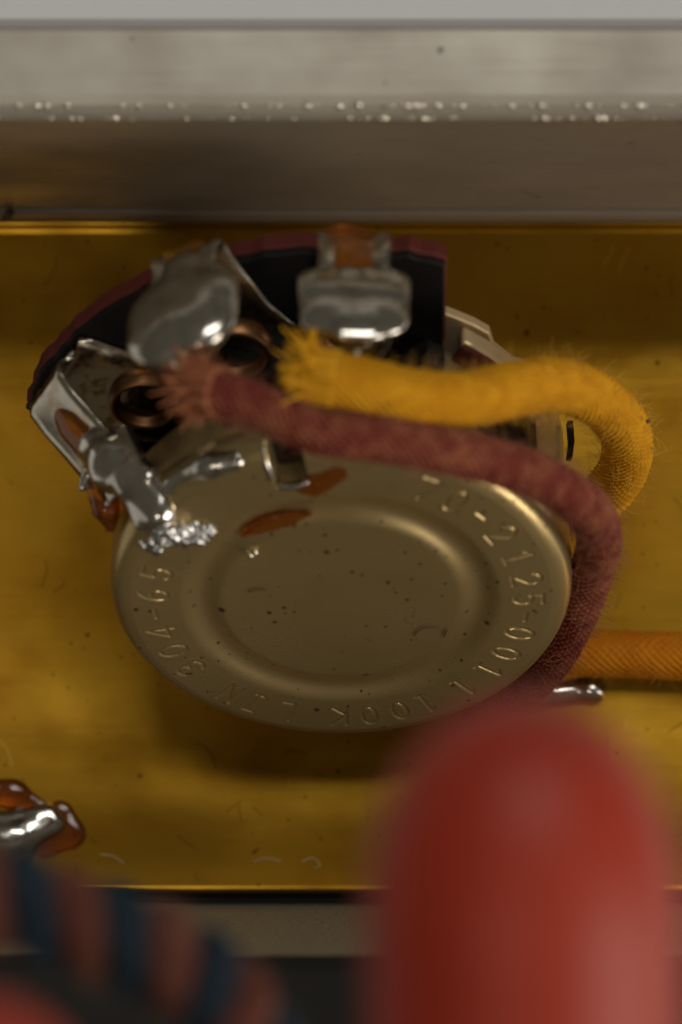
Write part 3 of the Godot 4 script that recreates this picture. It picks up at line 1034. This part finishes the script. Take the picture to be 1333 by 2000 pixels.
	blob(mb, pr, 0.3, 0.09, 0.16, 0.8, Transform3D(Basis().scaled(Vector3(1, 1, 0.4)), Vector3(0, 0, -0.16)))
	part(root, "resin", mb, M.resin, off)
	mb = MB.new()
	blob(mb, [[Vector3(-2.7, 8.6, -0.4), Vector3(-1.6, 8.75, -0.32), 0.45, 0.6], [Vector3(-1.6, 8.75, -0.32), Vector3(-0.1, 9.7, -0.3), 0.65, 0.5], [Vector3(-1.1, 9.5, -0.35), Vector3(-0.3, 10.1, -0.3), 0.5, 0.45]], 0.4, 0.11, 0.3, 0.7, Transform3D(Basis().scaled(Vector3(1, 1, 0.35)), Vector3(0, 0, -0.02)))
	part(root, "resin", mb, M.resin, off)
	mb = MB.new()
	blob(mb, [[Vector3(-5.4, 10.75, -3.2), Vector3(-3.9, 11.3, -3.4), 0.6, 0.5], [Vector3(-6.4, 10.2, -3.9), Vector3(-5.4, 10.75, -3.2), 0.5, 0.6]], 0.4, 0.12, 0.15, 0.6)
	part(root, "resin", mb, M.resin, off)

	# lint and a metal chip lying on the cover
	var up := Basis(Vector3.RIGHT, AXIS_T, AXIS_C)
	var lint := [["dark curled lint fibre lying on the cover below its middle", [Vector3(3.8, -2.6, 0.16), Vector3(4.2, -2.0, 0.16), Vector3(4.9, -1.9, 0.16), Vector3(5.3, -2.2, 0.14)], 0.035], ["short straight dark splinter near the right edge of the recessed ring", [Vector3(5.4, -2.7, 0.12), Vector3(5.55, -2.1, 0.12)], 0.05], ["thin brown lint fibre lying on the upper left of the cover", [Vector3(-4.8, 1.0, 0.16), Vector3(-4.2, 1.2, 0.2), Vector3(-3.8, 1.15, 0.2)], 0.04]]
	for q in lint:
		mb = MB.new()
		var path := spline(q[1], 0.12)
		tube(mb, path, q[2], q[2] * 0.6, 5)
		var where: Vector3 = POT + up * q[1][0]
		var o := thing("lint_fibre", q[0], "lint", where, up, "lint fibres on the cover")
		part(o, "strand", mb, M.lint, -(q[1][0] as Vector3))
	mb = MB.new()
	var cp := Vector3(-4.6, 3.9, 0.12)
	for q in [[Vector3(-4.8, 4.15, 0.1), Vector3(-4.4, 3.75, 0.2)], [Vector3(-4.35, 4.25, 0.1), Vector3(-4.3, 3.8, 0.2)]]:
		tube(mb, spline([q[0], (q[0] + q[1]) / 2 + Vector3(0.03, 0.02, 0.1), q[1]], 0.1), 0.09, 0.05, 5)
	var chip := thing("metal_chip", "tiny bright metal shaving lying inside the ring of the cover", "metal shaving", POT + up * cp, up)
	part(chip, "shaving", mb, M.chip, -cp)


func cloth_wire(called: String, label: String, category: String, pts: Array, r0: float, r1: float, base: Color, pale: Color, fibre: Material, fibres: int, yarns: int, frayed: float, group := "") -> Node3D:
	var low: Vector3 = pts[0]
	for p: Vector3 in pts:
		if p.y < low.y:
			low = p
	var o := thing(called, label, category, low, Basis(), group)
	var path := spline(pts, 0.09)
	var mb := MB.new()
	braid(mb, path, r0, r1, base, pale, 96, yarns, 0.46, 0.2, low.x * 31.0)
	part(o, "cloth_sleeve", mb, M.yellow_cloth, -low)
	if fibres > 0:
		fuzz(o, path, r0, r1, fibres, fibre, -low)
	if frayed > 0:
		mb = MB.new()
		fray(mb, path[2], (path[0] - path[4]).normalized(), r0 * 1.12, 480, frayed, base.lerp(pale, 0.45), pale * 1.12)
		part(o, "frayed_end", mb, M.yellow_cloth, -low, "", true)
	return o


func build_wires() -> void:
	rng.seed = 33
	var yellow := [Vector3(-1.3, 31.2, 13.4), Vector3(0.57, 31.3, 13.7), Vector3(3.28, 30.5, 14.24), Vector3(5.79, 29.0, 14.16), Vector3(8.4, 26.5, 13.35), Vector3(10.9, 23.0, 12.65), Vector3(13.23, 19.5, 13.0), Vector3(14.93, 15.5, 14.22), Vector3(15.16, 11.5, 15.71), Vector3(13.96, 8.0, 17.32), Vector3(12.33, 5.0, 19.2), Vector3(10.8, 2.2, 22.4)]
	var o := cloth_wire("yellow_wire", "thick yellow cloth-covered wire soldered to the top terminal, end frayed", "wire", yellow, 1.38, 1.26, Color(0.44, 0.19, 0.004), Color(0.60, 0.31, 0.018), M.yellow_fibre, 1500, 20, 1.05)
	var mb := MB.new()
	tube(mb, spline([Vector3(-0.4, 31.0, 13.5), Vector3(0.2, 30.4, 12.8), Vector3(0.6, 29.6, 11.4)], 0.2), 0.45, 0.5, 10)
	part(o, "bare_strand", mb, M.solder, -Vector3(10.8, 2.2, 22.4))
	mb = MB.new()
	ball(mb, Vector3(15.9, 17.9, 13.9), 0.13)
	ball(mb, Vector3(16.35, 14.6, 15.0), 0.1)
	part(o, "dirt_speck", mb, M.lint, -Vector3(10.8, 2.2, 22.4), "", true)
	var maroon := [Vector3(-6.6, 31.6, 13.95), Vector3(-5.75, 32.0, 14.18), Vector3(-3.56, 32.0, 14.97), Vector3(-1.13, 31.8, 15.97), Vector3(1.79, 31.3, 16.3), Vector3(5.25, 30.0, 16.75), Vector3(8.3, 28.0, 17.3), Vector3(10.67, 26.0, 18.1), Vector3(12.4, 23.0, 19.06), Vector3(13.23, 19.5, 20.07), Vector3(13.13, 16.0, 21.4), Vector3(12.62, 12.5, 23.33), Vector3(11.75, 9.0, 25.35), Vector3(10.44, 5.0, 27.01), Vector3(9.12, 3.0, 27.94), Vector3(7.4, 1.6, 28.4)]
	o = cloth_wire("maroon_wire", "maroon cloth-covered wire crossing over the cover's top edge, end frayed", "wire", maroon, 1.08, 1.12, Color(0.115, 0.016, 0.015), Color(0.33, 0.13, 0.06), M.maroon_fibre, 2000, 16, 1.0)
	mb = MB.new()
	tube(mb, spline([Vector3(-6.6, 31.4, 13.9), Vector3(-7.4, 31.0, 13.0), Vector3(-8.2, 29.8, 11.6)], 0.2), 0.45, 0.5, 10)
	part(o, "bare_strand", mb, M.solder, -Vector3(7.4, 1.6, 28.4))
	cloth_wire("orange_wire", "orange cloth-covered wire lying on the brass at the right edge", "wire", [Vector3(8.5, 1.3, 26.7), Vector3(11.4, 1.35, 25.7), Vector3(13.1, 1.4, 25.24), Vector3(15.4, 1.5, 25.24), Vector3(19.25, 1.6, 25.36), Vector3(24.0, 1.6, 25.45), Vector3(40.0, 1.6, 26.0)], 1.3, 1.3, Color(0.44, 0.14, 0.004), Color(0.52, 0.2, 0.015), M.yellow_fibre, 500, 20, 0.0)
	# twisted pair near the lens
	var axis := spline([Vector3(-16.86, 64.27, 35.65), Vector3(-14.01, 64.19, 36.50), Vector3(-10.96, 64.10, 37.54), Vector3(-7.92, 64.00, 38.64), Vector3(-5.16, 63.88, 40.10), Vector3(-3.55, 63.70, 42.09), Vector3(-2.41, 63.40, 45.50)], 0.25)
	var fr := frames(axis)
	for k in 2:
		var pts := []
		for n in axis.size():
			var ph := TAU * n * 0.25 / 3.7 + k * PI + 0.9
			pts.append(axis[n] + (fr[n][0] * cos(ph) + fr[n][1] * sin(ph)) * 1.0)
		if k == 0:
			cloth_wire("blue_wire", "dark blue cloth-covered wire of the blurred twisted pair", "wire", pts, 0.88, 0.88, Color(0.012, 0.021, 0.032), Color(0.03, 0.048, 0.065), M.blue_fibre, 500, 16, 0.0, "twisted pair of wires at the lower left")
		else:
			cloth_wire("maroon_wire", "dull maroon cloth-covered wire twisted round the blue one at lower left", "wire", pts, 0.88, 0.88, Color(0.10, 0.03, 0.022), Color(0.19, 0.09, 0.06), M.maroon_fibre, 500, 16, 0.0, "twisted pair of wires at the lower left")


func brass_lint() -> void:
	for q in [["pale lint fibre on the brass just right of the solder smear", [Vector3(-13.6, 0.08, 36.5), Vector3(-12.9, 0.12, 36.6), Vector3(-12.3, 0.08, 37.0)]], ["pale curled lint fibre on the brass near its lower edge, left of the knob", [Vector3(-2.2, 0.08, 36.9), Vector3(-1.6, 0.12, 36.7), Vector3(-1.2, 0.1, 37.1), Vector3(-1.5, 0.08, 37.3)]], ["short pale lint fibre on the brass above the middle of its lower edge", [Vector3(-4.9, 0.08, 36.9), Vector3(-4.2, 0.1, 36.7), Vector3(-3.4, 0.08, 36.9)]]]:
		var o := thing("lint_fibre", q[0], "lint", q[1][0], Basis(), "pale lint fibres on the brass")
		var mb := MB.new()
		tube(mb, spline(q[1], 0.12), 0.035, 0.025, 5)
		part(o, "strand", mb, M.pale_lint, -(q[1][0] as Vector3))


func red_cap(label: String, tip: Vector3, ax: Vector3, r: float, length: float) -> void:
	var z := -ax.normalized()
	var x := Vector3.UP.cross(z).normalized()
	var b := Basis(x, z.cross(x), z)
	var base := tip - z * length
	var o := thing("red_knob", label, "knob", base, b, "red rounded knobs in the foreground")
	var prof := [Vector2(r * 0.55, -1.0), Vector2(r * 0.93, -0.6), Vector2(r, 0.4)]
	for k in 6:
		prof.append(Vector2(r, lerpf(0.4, length - r * 1.4, (k + 1) / 6.0)))
	for k in range(1, 21):
		var a := PI / 2 * k / 20.0
		prof.append(Vector2(maxf(r * pow(cos(a), 0.92), 0.001), length - r * 1.4 + r * 1.4 * sin(a)))
	var mb := MB.new()
	lathe(mb, prof, 64)
	part(o, "cap", mb, M.red_plastic, Vector3.ZERO)
	mb = MB.new()
	lathe(mb, [Vector2(0.01, -30.0), Vector2(2.2, -30.0), Vector2(2.3, -1.2), Vector2(0.01, -0.8)], 32)
	part(o, "stem", mb, M.dark_rubber, Vector3.ZERO)


func build_front() -> void:
	var o := thing("front_wall", "grainy beige-grey strip of the case below the brass plate's edge", "case wall", Vector3(0, -3, 40))
	var off := -Vector3(0, -3, 40)
	var mb := MB.new()
	sweep_x(mb, PackedVector2Array([Vector2(39.25, -3), Vector2(43.5, -3), Vector2(43.5, 25.5), Vector2(40.95, 25.5)]), -46, 46)
	part(o, "textured_panel", mb, M.textured_paint, off)
	mb = MB.new()
	sweep_x(mb, PackedVector2Array([Vector2(40.98, 25.52), Vector2(70, 25.52), Vector2(70, 27.6), Vector2(41.6, 27.6), Vector2(41.1, 27.2), Vector2(40.98, 26.6)]), -46, 46)
	part(o, "dark_rim", mb, M.dark_rubber, off)
	mb = MB.new()
	block(mb, Vector3(-46, -3.9, -0.5), Vector3(46, -1.2, 39.2), 0.1)
	o = thing("case_floor", "dark floor of the case showing in the gap below the brass plate", "case floor", Vector3(0, -3.9, 20))
	part(o, "sheet", mb, M.dark_void, Vector3(0, 3.9, -20))
	red_cap("large glossy red knob with a rounded tip, blurred at the lower right", Vector3(5.46, 86.5, 30.4), Vector3(0.03, -0.32, 0.95), 4.95, 34.0)
	red_cap("red knob cut off by the lower left corner, very blurred", Vector3(-11.8, 86.0, 39.6), Vector3(0.1, -0.4, 0.95), 4.4, 34.0)
